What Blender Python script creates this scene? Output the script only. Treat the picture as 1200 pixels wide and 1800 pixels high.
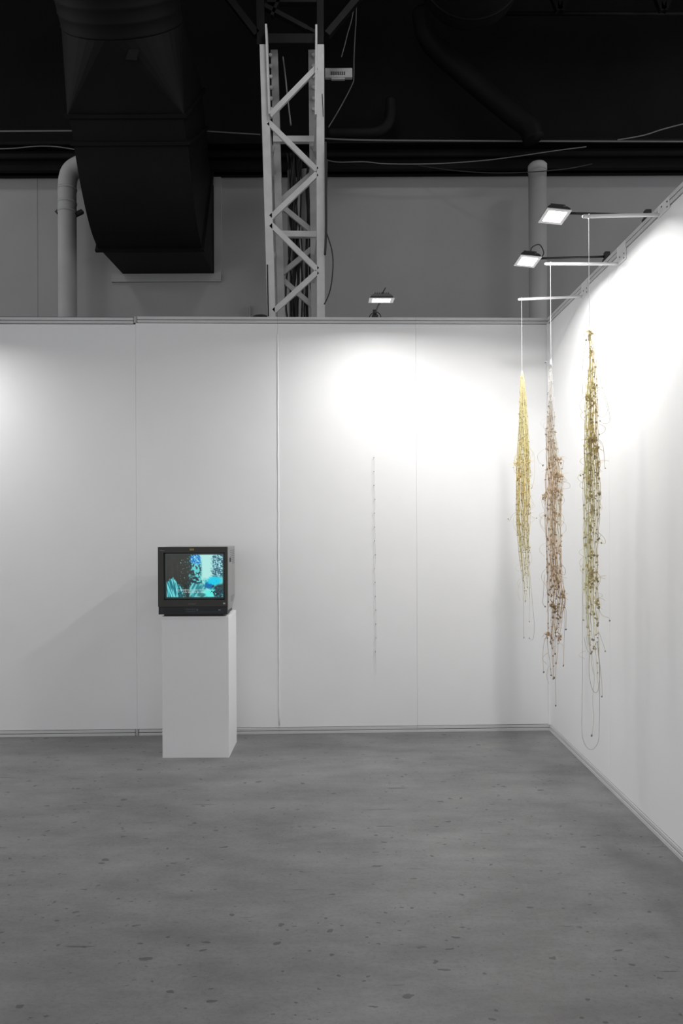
import bpy, math, random
from mathutils import Vector, Matrix, noise as mnoise
random.seed(7)
S = bpy.context.scene
C = S.collection
for o in list(bpy.data.objects): bpy.data.objects.remove(o)

# ------------------------------------------------------------------ camera
F, HZ, EYE, ROLL = 1200.0, 924.0, 1.496, 0.0045
cam = bpy.data.cameras.new('camera'); co = bpy.data.objects.new('camera', cam); C.objects.link(co)
cam.sensor_fit = 'VERTICAL'; cam.sensor_height = 36; cam.sensor_width = 24
cam.lens = 36*F/1800; cam.shift_y = (HZ-900)/1800
cam.clip_end = 100
co.matrix_world = Matrix.Translation((0, 0, EYE)) @ Matrix.Rotation(math.pi/2, 4, 'X') @ Matrix.Rotation(-ROLL, 4, 'Z')
S.camera = co
S.view_settings.view_transform = 'Standard'; S.view_settings.look = 'None'
S.view_settings.gamma = 1; S.view_settings.use_curve_mapping = False
S.view_settings.exposure = 0.0

def P(px, py, Y):                       # world point at distance Y seen at photo pixel (px, py)
    dx, dy = px-600, py-HZ
    return Vector(((dx-ROLL*dy)/F*Y, Y, EYE-(dy+ROLL*dx)/F*Y))

# ------------------------------------------------------------------ world and hall lighting
w = bpy.data.worlds.new('hall_air'); S.world = w; w.use_nodes = True
w.node_tree.nodes['Background'].inputs[0].default_value = (0.97, 0.98, 1, 1)
w.node_tree.nodes['Background'].inputs[1].default_value = 0.80
HALL_POWER = 28.0                       # each unseen high-bay hall lamp, W
LAMP_W = 14.2                           # each booth floodlight, W

# ------------------------------------------------------------------ materials
MATS = {}
def mat(name, col, rough=0.6, metal=0.0, bump=0.0, bscale=40, var=0.0, vscale=6, spec=0.5, emit=None, coat=0.0, attr=None):
    m = bpy.data.materials.new(name); m.use_nodes = True; MATS[name] = m
    nt = m.node_tree; b = nt.nodes['Principled BSDF']
    c = (col, col, col) if not hasattr(col, '__len__') else col
    b.inputs['Base Color'].default_value = (*c, 1)
    b.inputs['Roughness'].default_value = rough; b.inputs['Metallic'].default_value = metal
    b.inputs['Specular IOR Level'].default_value = spec; b.inputs['Coat Weight'].default_value = coat
    tc = nt.nodes.new('ShaderNodeTexCoord')
    if attr:
        a = nt.nodes.new('ShaderNodeVertexColor'); a.layer_name = attr
        nt.links.new(a.outputs[0], b.inputs['Base Color'])
    elif var:
        n = nt.nodes.new('ShaderNodeTexNoise'); n.inputs['Scale'].default_value = vscale; n.inputs['Detail'].default_value = 6
        r = nt.nodes.new('ShaderNodeValToRGB')
        r.color_ramp.elements[0].position = .3; r.color_ramp.elements[1].position = .7
        r.color_ramp.elements[0].color = (*[x*(1-var) for x in c], 1)
        r.color_ramp.elements[1].color = (*[min(1, x*(1+var)) for x in c], 1)
        nt.links.new(tc.outputs['Object'], n.inputs['Vector']); nt.links.new(n.outputs[0], r.inputs[0])
        nt.links.new(r.outputs[0], b.inputs['Base Color'])
    if bump:
        n = nt.nodes.new('ShaderNodeTexNoise'); n.inputs['Scale'].default_value = bscale; n.inputs['Detail'].default_value = 5
        bp = nt.nodes.new('ShaderNodeBump'); bp.inputs['Strength'].default_value = bump; bp.inputs['Distance'].default_value = 0.01
        nt.links.new(tc.outputs['Object'], n.inputs['Vector']); nt.links.new(n.outputs[0], bp.inputs['Height'])
        nt.links.new(bp.outputs[0], b.inputs['Normal'])
    if emit:
        b.inputs['Emission Color'].default_value = (*emit[0], 1); b.inputs['Emission Strength'].default_value = emit[1]
    return m

mat('wall_paint', (.88, .88, .88), .75, bump=.05, bscale=25, var=.015, vscale=2.5, spec=.2)
mat('joint_dark', (.02, .02, .02), .9, spec=.1)
mat('rail_paint', (.62, .62, .62), .55, var=.05, vscale=3)
mat('pedestal_paint', (.86, .86, .865), .5, var=.01, vscale=3)
mat('hall_grey', (.345, .345, .345), .85, bump=.15, bscale=12, var=.05, vscale=1.2, spec=.2)
mat('hall_grey_patch', (.37, .37, .37), .85, var=.06, vscale=3, spec=.2)
mat('pipe_grey', (.40, .40, .40), .6, var=.06, vscale=4, spec=.3)
mat('hall_black', (.0065, .0065, .0065), .85, bump=.1, bscale=8, var=.3, vscale=1.2, spec=.15)
mat('duct_black', (.0062, .0062, .0064), .6, bump=.05, bscale=5, var=.25, vscale=2, spec=.14)
mat('steel_dark', (.007, .007, .007), .6, var=.3, vscale=6, spec=.15)
mat('line_grey', (.16, .16, .16), .6)
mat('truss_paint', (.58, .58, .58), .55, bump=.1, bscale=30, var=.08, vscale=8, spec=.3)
mat('truss_paint_shaded', (.37, .37, .37), .6, var=.1, vscale=8, spec=.3)  # same white paint, with the shade on rear parts put into the colour
mat('cable_black', (.02, .02, .02), .6)
mat('lamp_black', (.025, .025, .027), .45)
mat('lamp_bezel', (.7, .7, .7), .3)
mat('lens', (.9, .9, .9), .3, emit=((1, .99, .97), 12.0))
mat('bracket_white', (.80, .80, .80), .4)
mat('screw_grey', (.25, .25, .25), .4, metal=.8)
mat('thread_white', (.78, .78, .77), .7)
mat('thread_grey', (.62, .62, .61), .7)
mat('knot_grey', (.42, .42, .40), .8)
mat('tv_front', (.045, .043, .039), .45, spec=.4)
mat('tv_inner', (.012, .012, .011), .4)
mat('tv_panel', (.012, .016, .021), .4)
mat('tv_panel_dark', (.006, .008, .010), .35)
mat('tv_case', (.30, .30, .30), .45, bump=.03, bscale=300)
mat('tv_vent', (.16, .16, .16), .7)
mat('tv_light', (.45, .46, .48), .5)
mat('tv_logo', (.17, .17, .165), .5)
mat('tv_badge', (.26, .21, .09), .4, metal=.3)
mat('tv_button', (.07, .09, .11), .5)
mat('sub_white', (.6, .6, .6), .5, emit=((.8, .95, .95), .45))
m = mat('strand', .5, .8, attr='Col', spec=.2); nt = m.node_tree       # thin translucent fibre
tl_ = nt.nodes.new('ShaderNodeBsdfTranslucent'); mx = nt.nodes.new('ShaderNodeMixShader'); mx.inputs[0].default_value = .55
vc = [n for n in nt.nodes if n.type == 'VERTEX_COLOR'][0]; nt.links.new(vc.outputs[0], tl_.inputs[0])
nt.links.new(nt.nodes['Principled BSDF'].outputs[0], mx.inputs[1]); nt.links.new(tl_.outputs[0], mx.inputs[2])
nt.links.new(mx.outputs[0], nt.nodes['Material Output'].inputs['Surface'])

# concrete floor
m = mat('floor_concrete', .2, .5); nt = m.node_tree; b = nt.nodes['Principled BSDF']
def N(t, **kw):
    n = nt.nodes.new(t)
    for k, v in kw.items():
        if k in n.inputs: n.inputs[k].default_value = v
        else: setattr(n, k, v)
    return n
tc = N('ShaderNodeTexCoord')
def mapped(scale):
    mp = N('ShaderNodeMapping'); mp.inputs['Scale'].default_value = scale
    nt.links.new(tc.outputs['Object'], mp.inputs['Vector']); return mp.outputs[0]
def ntex(scale, vec, detail=6, rough=.6):
    n = N('ShaderNodeTexNoise'); n.inputs['Scale'].default_value = scale; n.inputs['Detail'].default_value = detail
    n.inputs['Roughness'].default_value = rough; nt.links.new(vec, n.inputs['Vector']); return n.outputs[0]
def ramp(sock, stops):
    r = N('ShaderNodeValToRGB'); e = r.color_ramp.elements
    e[0].position, e[0].color = stops[0][0], (*[stops[0][1]]*3, 1); e[1].position, e[1].color = stops[1][0], (*[stops[1][1]]*3, 1)
    nt.links.new(sock, r.inputs[0]); return r.outputs[0]
def mul(a, c):
    x = N('ShaderNodeMix', data_type='RGBA', blend_type='MULTIPLY'); x.inputs[0].default_value = 1
    nt.links.new(a, x.inputs[6]); nt.links.new(c, x.inputs[7]); return x.outputs[2]
base = ramp(ntex(.75, mapped((.8, 1.2, 1)), 9, .6), [(.34, .168), (.66, .24)])
cloud = ramp(ntex(3.2, mapped((.6, 1.6, 1)), 10, .72), [(.32, .72), (.64, 1.10)])
grit = ramp(ntex(75, mapped((.7, 1, 1)), 4, .75), [(.34, .84), (.52, 1.0)])
def specks(scale, sx, big):                         # dark chips, sizes drawn per cell
    v = N('ShaderNodeTexVoronoi'); v.inputs['Scale'].default_value = scale; nt.links.new(warp(mapped((sx, 1, 1))), v.inputs['Vector'])
    sp = N('ShaderNodeSeparateColor'); nt.links.new(v.outputs['Color'], sp.inputs[0])
    pw = N('ShaderNodeMath', operation='POWER'); nt.links.new(sp.outputs[0], pw.inputs[0]); pw.inputs[1].default_value = 9
    ml = N('ShaderNodeMath', operation='MULTIPLY'); nt.links.new(pw.outputs[0], ml.inputs[0]); ml.inputs[1].default_value = big
    sb = N('ShaderNodeMath', operation='SUBTRACT'); nt.links.new(v.outputs['Distance'], sb.inputs[0]); nt.links.new(ml.outputs[0], sb.inputs[1])
    return ramp(sb.outputs[0], [(-.02, .5), (.03, 1.0)])
def warp(vec):
    n = N('ShaderNodeTexNoise'); n.inputs['Scale'].default_value = 22; n.inputs['Detail'].default_value = 4; nt.links.new(vec, n.inputs['Vector'])
    x = N('ShaderNodeVectorMath', operation='SCALE'); nt.links.new(n.outputs['Color'], x.inputs[0]); x.inputs['Scale'].default_value = .05
    y = N('ShaderNodeVectorMath', operation='ADD'); nt.links.new(vec, y.inputs[0]); nt.links.new(x.outputs[0], y.inputs[1]); return y.outputs[0]
def scratches(angle, scale, lo):
    mp = N('ShaderNodeMapping'); mp.inputs['Rotation'].default_value = (0, 0, math.radians(angle)); mp.inputs['Scale'].default_value = (.16, 2.2, 1)
    nt.links.new(tc.outputs['Object'], mp.inputs['Vector']); return ramp(ntex(scale, mp.outputs[0], 2, .5), [(lo, .5), (lo+.022, 1.0)])
col = base
for lay in (cloud, grit, specks(4.5, .7, .06), specks(11, .55, .15), specks(26, .6, .26), specks(48, .6, .30), scratches(4, 14, .262), scratches(-38, 10, .23), scratches(62, 9, .215)): col = mul(col, lay)
nt.links.new(col, b.inputs['Base Color'])
rr = ramp(ntex(2.0, mapped((.6, 1.6, 1)), 6, .6), [(.3, .28), (.7, .5)])
nt.links.new(rr, b.inputs['Roughness']); b.inputs['Specular IOR Level'].default_value = .35
bp = N('ShaderNodeBump'); bp.inputs['Strength'].default_value = .12; bp.inputs['Distance'].default_value = .004
nt.links.new(ntex(18, mapped((.8, 1.6, 1)), 6, .65), bp.inputs['Height']); nt.links.new(bp.outputs[0], b.inputs['Normal'])

# screen: picture in a vertex colour layer, shown by the tube
m = mat('screen_picture', (.02, .02, .02), .12, spec=.5)
nt2 = m.node_tree; a = nt2.nodes.new('ShaderNodeVertexColor'); a.layer_name = 'Col'
nt2.links.new(a.outputs[0], nt2.nodes['Principled BSDF'].inputs['Emission Color'])
nt2.nodes['Principled BSDF'].inputs['Emission Strength'].default_value = 1.0

# ------------------------------------------------------------------ geometry helpers
ORI = {}
class G:
    def __init__(s, tf=None): s.v = []; s.f = []; s.c = []; s.tf = tf; s.col = None
    def add(s, vs, fs):
        n = len(s.v)
        for p in vs:
            p = Vector(p); s.v.append(s.tf(p) if s.tf else p)
            if s.col: s.c.append(s.col)
        s.f += [tuple(i+n for i in f) for f in fs]; return s
    def box(s, x0, x1, y0, y1, z0, z1):
        return s.add([(x0,y0,z0),(x1,y0,z0),(x1,y1,z0),(x0,y1,z0),(x0,y0,z1),(x1,y0,z1),(x1,y1,z1),(x0,y1,z1)],
                     [(0,3,2,1),(4,5,6,7),(0,1,5,4),(1,2,6,5),(2,3,7,6),(3,0,4,7)])
    def beam(s, a, b, wx, wy, up=(0, 1, 0)):        # bar from a to b, wx across, wy along 'up'
        a, b = Vector(a), Vector(b); d = (b-a).normalized(); u = Vector(up); x = d.cross(u).normalized(); u = x.cross(d)
        vs = [p+x*sx*wx/2+u*sy*wy/2 for p in (a, b) for sx, sy in ((-1,-1),(1,-1),(1,1),(-1,1))]
        return s.add(vs, [(0,3,2,1),(4,5,6,7),(0,1,5,4),(1,2,6,5),(2,3,7,6),(3,0,4,7)])
    def tube(s, pts, r, n=8, caps=True):
        pts = [Vector(p) for p in pts]; vs = []; fs = []; prev = None
        for i, p in enumerate(pts):
            d = (pts[min(i+1, len(pts)-1)]-pts[max(i-1, 0)]).normalized()
            if prev is None:
                u = d.cross(Vector((0, 1, 0) if abs(d.y) < .9 else (1, 0, 0))).normalized()
            else:
                u = (prev-d*prev.dot(d)).normalized()
            prev = u; q = d.cross(u); ri = r[i] if hasattr(r, '__len__') else r
            vs += [p+(u*math.cos(t)+q*math.sin(t))*ri for t in [2*math.pi*k/n for k in range(n)]]
        for i in range(len(pts)-1):
            for k in range(n):
                fs.append((i*n+k, i*n+(k+1) % n, (i+1)*n+(k+1) % n, (i+1)*n+k))
        if caps: fs += [tuple(reversed(range(n))), tuple(range((len(pts)-1)*n, len(pts)*n))]
        return s.add(vs, fs)
    def loft(s, rings, caps=True):                  # rings: equal-length closed loops
        n = len(rings[0]); fs = []
        for i in range(len(rings)-1):
            for k in range(n): fs.append((i*n+k, i*n+(k+1) % n, (i+1)*n+(k+1) % n, (i+1)*n+k))
        if caps: fs += [tuple(reversed(range(n))), tuple(range((len(rings)-1)*n, len(rings)*n))]
        return s.add([p for r in rings for p in r], fs)
    def blob(s, c, r, sc=(1, 1, 1)):                # small icosahedral knot
        t = (1+5**.5)/2; k = r/math.hypot(1, t); c = Vector(c)
        vs = [(-1,t,0),(1,t,0),(-1,-t,0),(1,-t,0),(0,-1,t),(0,1,t),(0,-1,-t),(0,1,-t),(t,0,-1),(t,0,1),(-t,0,-1),(-t,0,1)]
        vs = [c+Vector((x*k*sc[0]*random.uniform(.8, 1.2), y*k*sc[1]*random.uniform(.8, 1.2), z*k*sc[2]*random.uniform(.8, 1.2))) for x, y, z in vs]
        return s.add(vs, [(0,11,5),(0,5,1),(0,1,7),(0,7,10),(0,10,11),(1,5,9),(5,11,4),(11,10,2),(10,7,6),(7,1,8),(3,9,4),(3,4,2),(3,2,6),(3,6,8),(3,8,9),(4,9,5),(2,4,11),(6,2,10),(8,6,7),(9,8,1)])

def obj(name, g, material, parent=None, smooth=False, origin=None, bevel=0):
    o0 = ORI.get(parent, Vector((0, 0, 0))) if parent else Vector(origin or (0, 0, 0))
    me = bpy.data.meshes.new(name); me.from_pydata([v-o0 for v in g.v], [], g.f); me.update()
    me.materials.append(MATS[material])
    if g.c:
        at = me.color_attributes.new('Col', 'FLOAT_COLOR', 'POINT')
        for i, c in enumerate(g.c): at.data[i].color = (*c, 1)
    if smooth:
        for p in me.polygons: p.use_smooth = True
    o = bpy.data.objects.new(name, me); C.objects.link(o)
    if parent: o.parent = parent
    else: o.location = o0
    ORI[o] = o0
    if bevel:
        mo = o.modifiers.new('bevel', 'BEVEL'); mo.width = bevel; mo.segments = 2; mo.limit_method = 'ANGLE'
    return o
def thing(name, label, cat, loc, group=None):
    o = bpy.data.objects.new(name, None); C.objects.link(o); o.location = loc; o.empty_display_size = .05
    ORI[o] = Vector(loc); o['label'] = label; o['category'] = cat
    if group: o['group'] = group
    return o
def tag(o, label, cat, group=None):
    o['label'] = label; o['category'] = cat
    if group: o['group'] = group
    return o
def struct(o, label=None, cat=None):
    o['kind'] = 'structure'
    if label: o['label'] = label
    if cat: o['category'] = cat
    return o
def smoothpts(pts, n=6):                            # Catmull-Rom through pts
    pts = [Vector(p) for p in pts]; out = []
    for i in range(len(pts)-1):
        p0, p1, p2, p3 = pts[max(i-1, 0)], pts[i], pts[i+1], pts[min(i+2, len(pts)-1)]
        for k in range(n):
            t = k/n
            out.append(.5*((2*p1)+(p2-p0)*t+(2*p0-5*p1+4*p2-p3)*t*t+(3*p1-p0-3*p2+p3)*t**3))
    return out+[pts[-1]]
def text_geo(body, size, org):                      # upright text in the XZ plane facing -Y
    cu = bpy.data.curves.new('t', 'FONT'); cu.body = body; cu.size = size; cu.align_x = 'CENTER'; cu.resolution_u = 2
    ob = bpy.data.objects.new('t', cu); C.objects.link(ob)
    me = ob.evaluated_get(bpy.context.evaluated_depsgraph_get()).to_mesh()
    g = G(); g.add([(org[0]+v.co.x, org[1], org[2]+v.co.y) for v in me.vertices], [tuple(p.vertices) for p in me.polygons])
    bpy.data.objects.remove(ob); bpy.data.curves.remove(cu); return g

# ------------------------------------------------------------------ hall shell
HW = 8.0                                            # hall wall distance
ZG = 5.68                                           # top of the grey paint
struct(obj('floor', G().box(-9, 9, -9, HW+.3, -.1, 0), 'floor_concrete'), 'grey worn concrete hall floor', 'floor')
wb = struct(obj('wall_hall', G().box(-9, 9, HW, HW+.3, 0, ZG), 'hall_grey'), 'grey painted rear wall of the hall', 'wall')
struct(obj('wall_hall_upper', G().box(-9, 9, HW+.02, HW+.3, ZG, 8.2), 'hall_black'), 'black upper wall of the hall', 'wall')
struct(obj('ceiling', G().box(-9, 9, -9, HW+.3, 8.0, 8.2), 'hall_black'), 'black hall ceiling', 'ceiling')
for px in (65, 1330):                               # vertical joints of the grey wall
    p = P(px, 400, HW)
    obj('joint', G().box(p.x-.006, p.x+.006, HW-.004, HW+.01, 0, ZG-.01), 'hall_grey', wb)
# frame round the duct opening
a, b2 = P(197, 497, HW), P(389, 292, HW)
dx1_ = -1.46; o0, o1 = P(211, 482, HW), P(380, 292, HW)
obj('opening_frame', G().box(a.x, b2.x, HW-.03, HW+.01, a.z, 4.448), 'hall_grey_patch', wb)
obj('opening_frame', G().box(dx1_-.012, b2.x, HW-.035, HW+.01, a.z+.02, ZG-.01), 'hall_grey_patch', wb)

# ------------------------------------------------------------------ booth walls
CX, CY = 1.51, 4.97
D = Vector((-3.94, -.105, 0)).normalized(); NV = Vector((-D.y, D.x, 0))   # along wall / to the viewer
if NV.y > 0: NV = -NV
def TB(p): return Vector((CX, CY, 0))+D*p.x+NV*p.y+Vector((0, 0, p.z))    # back wall frame (s, t, z)
def TR(p): return Vector((CX-p.y, CY-p.x, p.z))                           # right wall frame
def booth_wall(name, side, tf, seams, label, num):
    end = seams[-1]
    wall = struct(obj(name, G(tf).box(-.06, end, -.06, -.012, .005, 2.995), 'wall_paint'), label, 'wall')
    tr = struct(obj('trim_%d' % num, G(tf).box(-.005, end, -.05, -.004, 2.949, 2.998), 'joint_dark'), 'grooved white top rail of the %s booth wall' % side, 'trim')
    bs = struct(obj('baseboard_'+side, G(tf).box(-.005, end, -.05, -.004, 0, .048), 'joint_dark'), 'grooved white bottom rail of the %s booth wall' % side, 'baseboard')
    for i in range(len(seams)-1):
        s0, s1 = seams[i], seams[i+1]
        dz = -.008 if (side == 'back' and i >= 3) else 0
        g = .0004
        gl = .0035 if dz else .0015
        obj('panel', G(tf).box(s0+g, s1-g, -.02, 0, .0455, 2.955+dz-gl), 'wall_paint', wall, bevel=.0012)
        e = .014 if (side == 'back' and i in (2, 3)) else g
        ea, eb = (e, g) if i == 3 else (g, e)
        obj('rail', G(tf).box(s0+ea, s1-eb, -.045, .006, 2.9795+dz, 3.0+dz), 'rail_paint', tr, bevel=.001)
        obj('rail', G(tf).box(s0+ea, s1-eb, -.045, .005, 2.957+dz, 2.9755+dz), 'rail_paint', tr, bevel=.001)
        obj('rail', G(tf).box(s0+ea, s1-eb, -.045, .008, 0, .019), 'rail_paint', bs, bevel=.001)
        obj('rail', G(tf).box(s0+ea, s1-eb, -.045, .005, .0235, .042), 'rail_paint', bs, bevel=.001)
    if side == 'back':
        for z0, z1, par in ((2.955, 2.998, tr), (0, .044, bs)):
            obj('connector', G(tf).box(2.972, 2.978, -.04, .007, z0, z1), 'rail_paint', par)
            obj('connector', G(tf).box(2.982, 2.989, -.04, .007, z0, z1), 'rail_paint', par)
    return wall
wback = booth_wall('wall_back', 'back', TB, [0, .967, 1.965, 2.98, 3.98, 4.98, 5.98], 'white panelled rear wall of the booth', 1)
wright = booth_wall('wall_right', 'right', TR, [0, 1.12, 2.14, 3.14, 4.14], 'white panelled right wall of the booth', 2)
# raised filler bead on the joint of the back wall, and the corner post
bead = [TB(Vector((1.965+random.uniform(-.0016, .0016), .001, .06+i*.0722))) for i in range(40)]
obj('joint_bead', G().tube(bead, [random.uniform(.0045, .0068) for _ in bead], 6), 'wall_paint', wback, True)
obj('corner_post', G().box(CX-.012, CX+.0, CY-.02, CY-.002, .045, 2.955), 'wall_paint', wright)

# ------------------------------------------------------------------ pedestal
pf = 4.41
pl, pr = P(285, 1200, pf).x, P(402, 1200, pf).x; pz = .915
ped = thing('display_pedestal', 'white square display plinth carrying the television', 'pedestal', ((pl+pr)/2, pf+.16, 0))
for n, a in (('front_panel', (pl, pr, pf, pf+.016, 0, pz-.016)), ('back_panel', (pl, pr, pf+.304, pf+.32, 0, pz-.016)),
             ('side_panel', (pl, pl+.016, pf+.016, pf+.304, 0, pz-.016)), ('side_panel', (pr-.016, pr, pf+.016, pf+.304, 0, pz-.016)),
             ('top_panel', (pl, pr, pf, pf+.32, pz-.016, pz))):
    obj(n, G().box(*a), 'pedestal_paint', ped, bevel=.0012)

# ------------------------------------------------------------------ television
tf_ = pf-.012
x0, x1 = P(277.5, 1020, tf_).x, P(399.5, 1020, tf_).x
zt = P(338, 961.5, tf_).z; zb = pz
tv = thing('television', 'boxy grey tube television showing a cyan jungle scene with subtitles', 'television', ((x0+x1)/2, tf_+.16, pz))
W = x1-x0; H = zt-zb
zpan = P(338, 1066.5, tf_).z                       # top of the control panel
zbot = P(338, 1080, tf_).z
# cabinet, rear underside cut away, and tapering rear tub
prof = [(tf_+.02, zbot+.02), (tf_+.02, zt-.003), (tf_+.325, zt-.003), (tf_+.325, zbot+.085), (tf_+.21, zbot+.02)]
i_ = .003
obj('cabinet', G().add([(x0+i_, y, z) for y, z in prof]+[(x1-i_, y, z) for y, z in prof],
    [(0,1,2,3,4), (9,8,7,6,5)]+[(k, k+5, (k+1) % 5+5, (k+1) % 5) for k in range(5)]), 'tv_case', tv, bevel=.003)
rp = lambda x, y, ix, z0, z1: [(x0+ix, y, z0), (x1-ix, y, z0), (x1-ix, y, z1), (x0+ix, y, z1)]
obj('rear_cover', G().loft([rp(0, tf_+.32, .03, zbot+.1, zt-.03), rp(0, tf_+.40, .07, zbot+.12, zt-.07), rp(0, tf_+.43, .12, zbot+.14, zt-.12)]), 'tv_vent', tv, bevel=.004)
obj('base', G().box(x0+.004, x1-.004, tf_+.03, tf_+.21, zbot+.002, zbot+.03), 'tv_panel', tv)
for fx in (x0+.04, x1-.06):
    for fy in (tf_+.035, tf_+.17): obj('foot', G().box(fx, fx+.03, fy, fy+.03, pz, zbot+.004), 'cable_black', tv)
obj('front_foot_strip', G().box(x0+.035, x1-.03, tf_+.012, tf_+.03, pz, zbot+.002), 'cable_black', tv)
# front bezel: four bars sloping into the screen
sx0, sx1 = P(287, 1010, tf_).x, P(394.5, 1010, tf_).x
sz1, sz0 = P(340, 971.5, tf_).z, P(340, 1055, tf_).z
def ring(ax0, ax1, az0, az1, y): return [(ax0, y, az0), (ax1, y, az0), (ax1, y, az1), (ax0, y, az1)]
g = G(); ra = ring(x0, x1, zpan, zt, tf_); rb = ring(sx0, sx1, sz0, sz1, tf_); rc = ring(x0, x1, zpan, zt, tf_+.03); rd = ring(sx0, sx1, sz0, sz1, tf_+.004)
g.add(rc+ra+rb+rd, [(i*4+k, i*4+(k+1) % 4, (i+1)*4+(k+1) % 4, (i+1)*4+k) for i in range(3) for k in range(4)])
bez = obj('front_bezel', g, 'tv_front', tv)
gx0, gx1, gz0, gz1 = sx0+.008, sx1-.008, sz0+.008, sz1-.006
g = G(); ra = ring(sx0, sx1, sz0, sz1, tf_+.003); rb = ring(gx0, gx1, gz0, gz1, tf_+.02)
g.add(ra+rb, [(k, (k+1) % 4, 4+(k+1) % 4, 4+k) for k in range(4)])
obj('screen_surround', g, 'tv_inner', bez)
# picture tube with the picture
def lin(c): return tuple((x/255/12.92 if x/255 <= .04045 else ((x/255+.055)/1.055)**2.4) for x in c)
def nz(x, y, s, k=0): return mnoise.noise(Vector((x*s, y*s, k*7.3)))
def mixc(a, b, t): t = max(0, min(1, t)); return tuple(p+(q-p)*t for p, q in zip(a, b))
def sm(e0, e1, x): t = max(0, min(1, (x-e0)/(e1-e0))); return t*t*(3-2*t)
def picture(u, v):                                  # u, v in the 1200 x 939 frame of the screen picture
    x = u; y = v; n1 = nz(x, y, .03, 1); n2 = nz(x, y, .055, 2); n3 = nz(x, y, .012, 3)
    c = mixc((40, 37, 33), (28, 37, 30), .5+n3)
    c = mixc(c, (62, 54, 50), .5*sm(.1, .5, nz(x*1.6, y*.1, .03, 9))*(1-sm(330, 380, x)))
    if n2 > .45 and 300 < x < 520 and y > 120: c = mixc(c, (130, 165, 160), (n2-.45)*4)
    # leaves between the dark trunk and the light
    e = sm(400, 560, x+60*n3)*(1-sm(560, 700, y+70*n3))
    leaf = mixc((22, 48, 56), (95, 205, 208), sm(-.15, .35, n1+.35*n2+(x-560)/600))
    c = mixc(c, leaf, e)
    # blue leaf cluster
    d = math.hypot((x-610)/130, (y-145)/105)+.35*n1
    blue = mixc((0, 110, 190), (140, 225, 240), sm(-.1, .4, n2+.4*n1))
    c = mixc(c, blue, 1-sm(.75, 1.05, d))
    # bright sky
    cxs = 800+30*math.sin(y/160); hw = 135-25*sm(150, 480, y)
    c = mixc(c, (172, 228, 222), (1-sm(.8, 1.15, abs(x-cxs)/hw+.25*n1))*(1-sm(470, 560, y)))
    # right foliage
    rl = mixc((34, 78, 100), (160, 222, 226), sm(-.25, .5, nz(x, y, .04, 11)+.5*nz(x, y, .09, 12)+(300-y)/1500))
    c = mixc(c, rl, sm(870, 930, x+40*n1)*(1-sm(430, 500, y)))
    # lower ground: teal slopes
    g1 = mixc((38, 130, 140), (110, 205, 205), sm(-.2, .35, nz(x+y*.6, y*.25, .025, 4)))
    c = mixc(c, g1, sm(0, 45, y-(560+abs(x-640)*.25+50*n3))*sm(440, 500, x))
    dd = y-(480+(x-690)*1.75)
    if 690 < x < 860: c = mixc(c, (165, 225, 215), (1-sm(10, 40, abs(dd)))*.85)
    d = math.hypot((x-835)/85, (y-620)/75); c = mixc(c, (0, 105, 165), 1-sm(.7, 1.1, d+.2*n1))
    d = math.hypot((x-940)/150, (y-545)/85); c = mixc(c, (0, 200, 232), (1-sm(.6, 1.1, d+.25*n1)))
    d = math.hypot((x-860)/150, (y-770)/85); c = mixc(c, (95, 232, 225), (1-sm(.7, 1.15, d+.2*n1))*sm(640, 700, y))
    d = math.hypot((x-700)/90, (y-800)/40); c = mixc(c, (50, 110, 112), .8*(1-sm(.6, 1.1, d)))
    # dark leaves lower right
    d = math.hypot((x-1020)/115, (y-740)/140)+.9*n1; c = mixc(c, mixc((26, 48, 58), (70, 110, 118), n2+.2), 1-sm(.8, .95, d))
    # ferns lower left
    top = 470+abs(x-170)*.55+(x > 170)*(x-170)*.55
    fern = mixc((22, 110, 125), (110, 215, 218), sm(-.25, .3, nz(x+y*-.25, y*.12, .045, 6)))
    c = mixc(c, fern, sm(0, 30, y-top+40*n1)*(1-sm(300, 470, x+40*n3)))
    if 250 < x < 470 and 560 < y < 860 and n1 > .05: c = mixc(c, (28, 60, 62), .7)
    # raster border
    k = sm(30, 62, x)*(1-sm(1085, 1110, x))*sm(48, 66, y)*(1-sm(830, 850, y))
    return mixc((40, 46, 46), c, k)
g = G(); nx, nzv = 150, 112; vs = []; fs = []
for j in range(nzv+1):
    for i in range(nx+1):
        a, b_ = i/nx, j/nzv
        bul = ((a-.5)**2*1.0+(b_-.5)**2*.25)*.018   # nearly cylindrical tube face
        vs.append(Vector((gx0+(gx1-gx0)*a, tf_+.0125+bul, gz1+(gz0-gz1)*b_)))
        g.c.append(lin(picture(20+1095*a, 35+835*b_)))
for j in range(nzv):
    for i in range(nx): q = j*(nx+1)+i; fs.append((q, q+nx+1, q+nx+2, q+1))
g.add(vs, fs)
scr_ = obj('screen', g, 'screen_picture', tv, True)
gw = (gx1-gx0)/1095
for txt, zz, xx in (('Los hombres, en caso de los con', 728, 540), ('y de los hijos de casas', 768, 560)):
    obj('subtitle', text_geo(txt, .0165, (gx0+(xx-20)*gw, tf_+.0105, gz1-(zz-35)*gw)), 'sub_white', scr_)
# badge, maker's name, standby mark
q = P(337, 966, tf_); obj('badge', G().box(q.x-.014, q.x+.014, tf_-.002, tf_+.001, q.z-.0065, q.z+.0065), 'tv_badge', bez)
q = P(338, 1063.3, tf_-.001); obj('logo', text_geo('SONY', .019, (q.x, tf_-.0012, q.z)), 'tv_logo', bez)
q = P(284.5, 968.5, tf_-.001); obj('logo', text_geo('Trinitron', .0085, (q.x, tf_-.0012, q.z)), 'tv_light', bez)
q = P(394, 1060.7, tf_); obj('standby_mark', G().box(q.x-.007, q.x+.007, tf_-.0012, tf_+.001, q.z-.005, q.z+.005), 'tv_light', bez)
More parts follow.
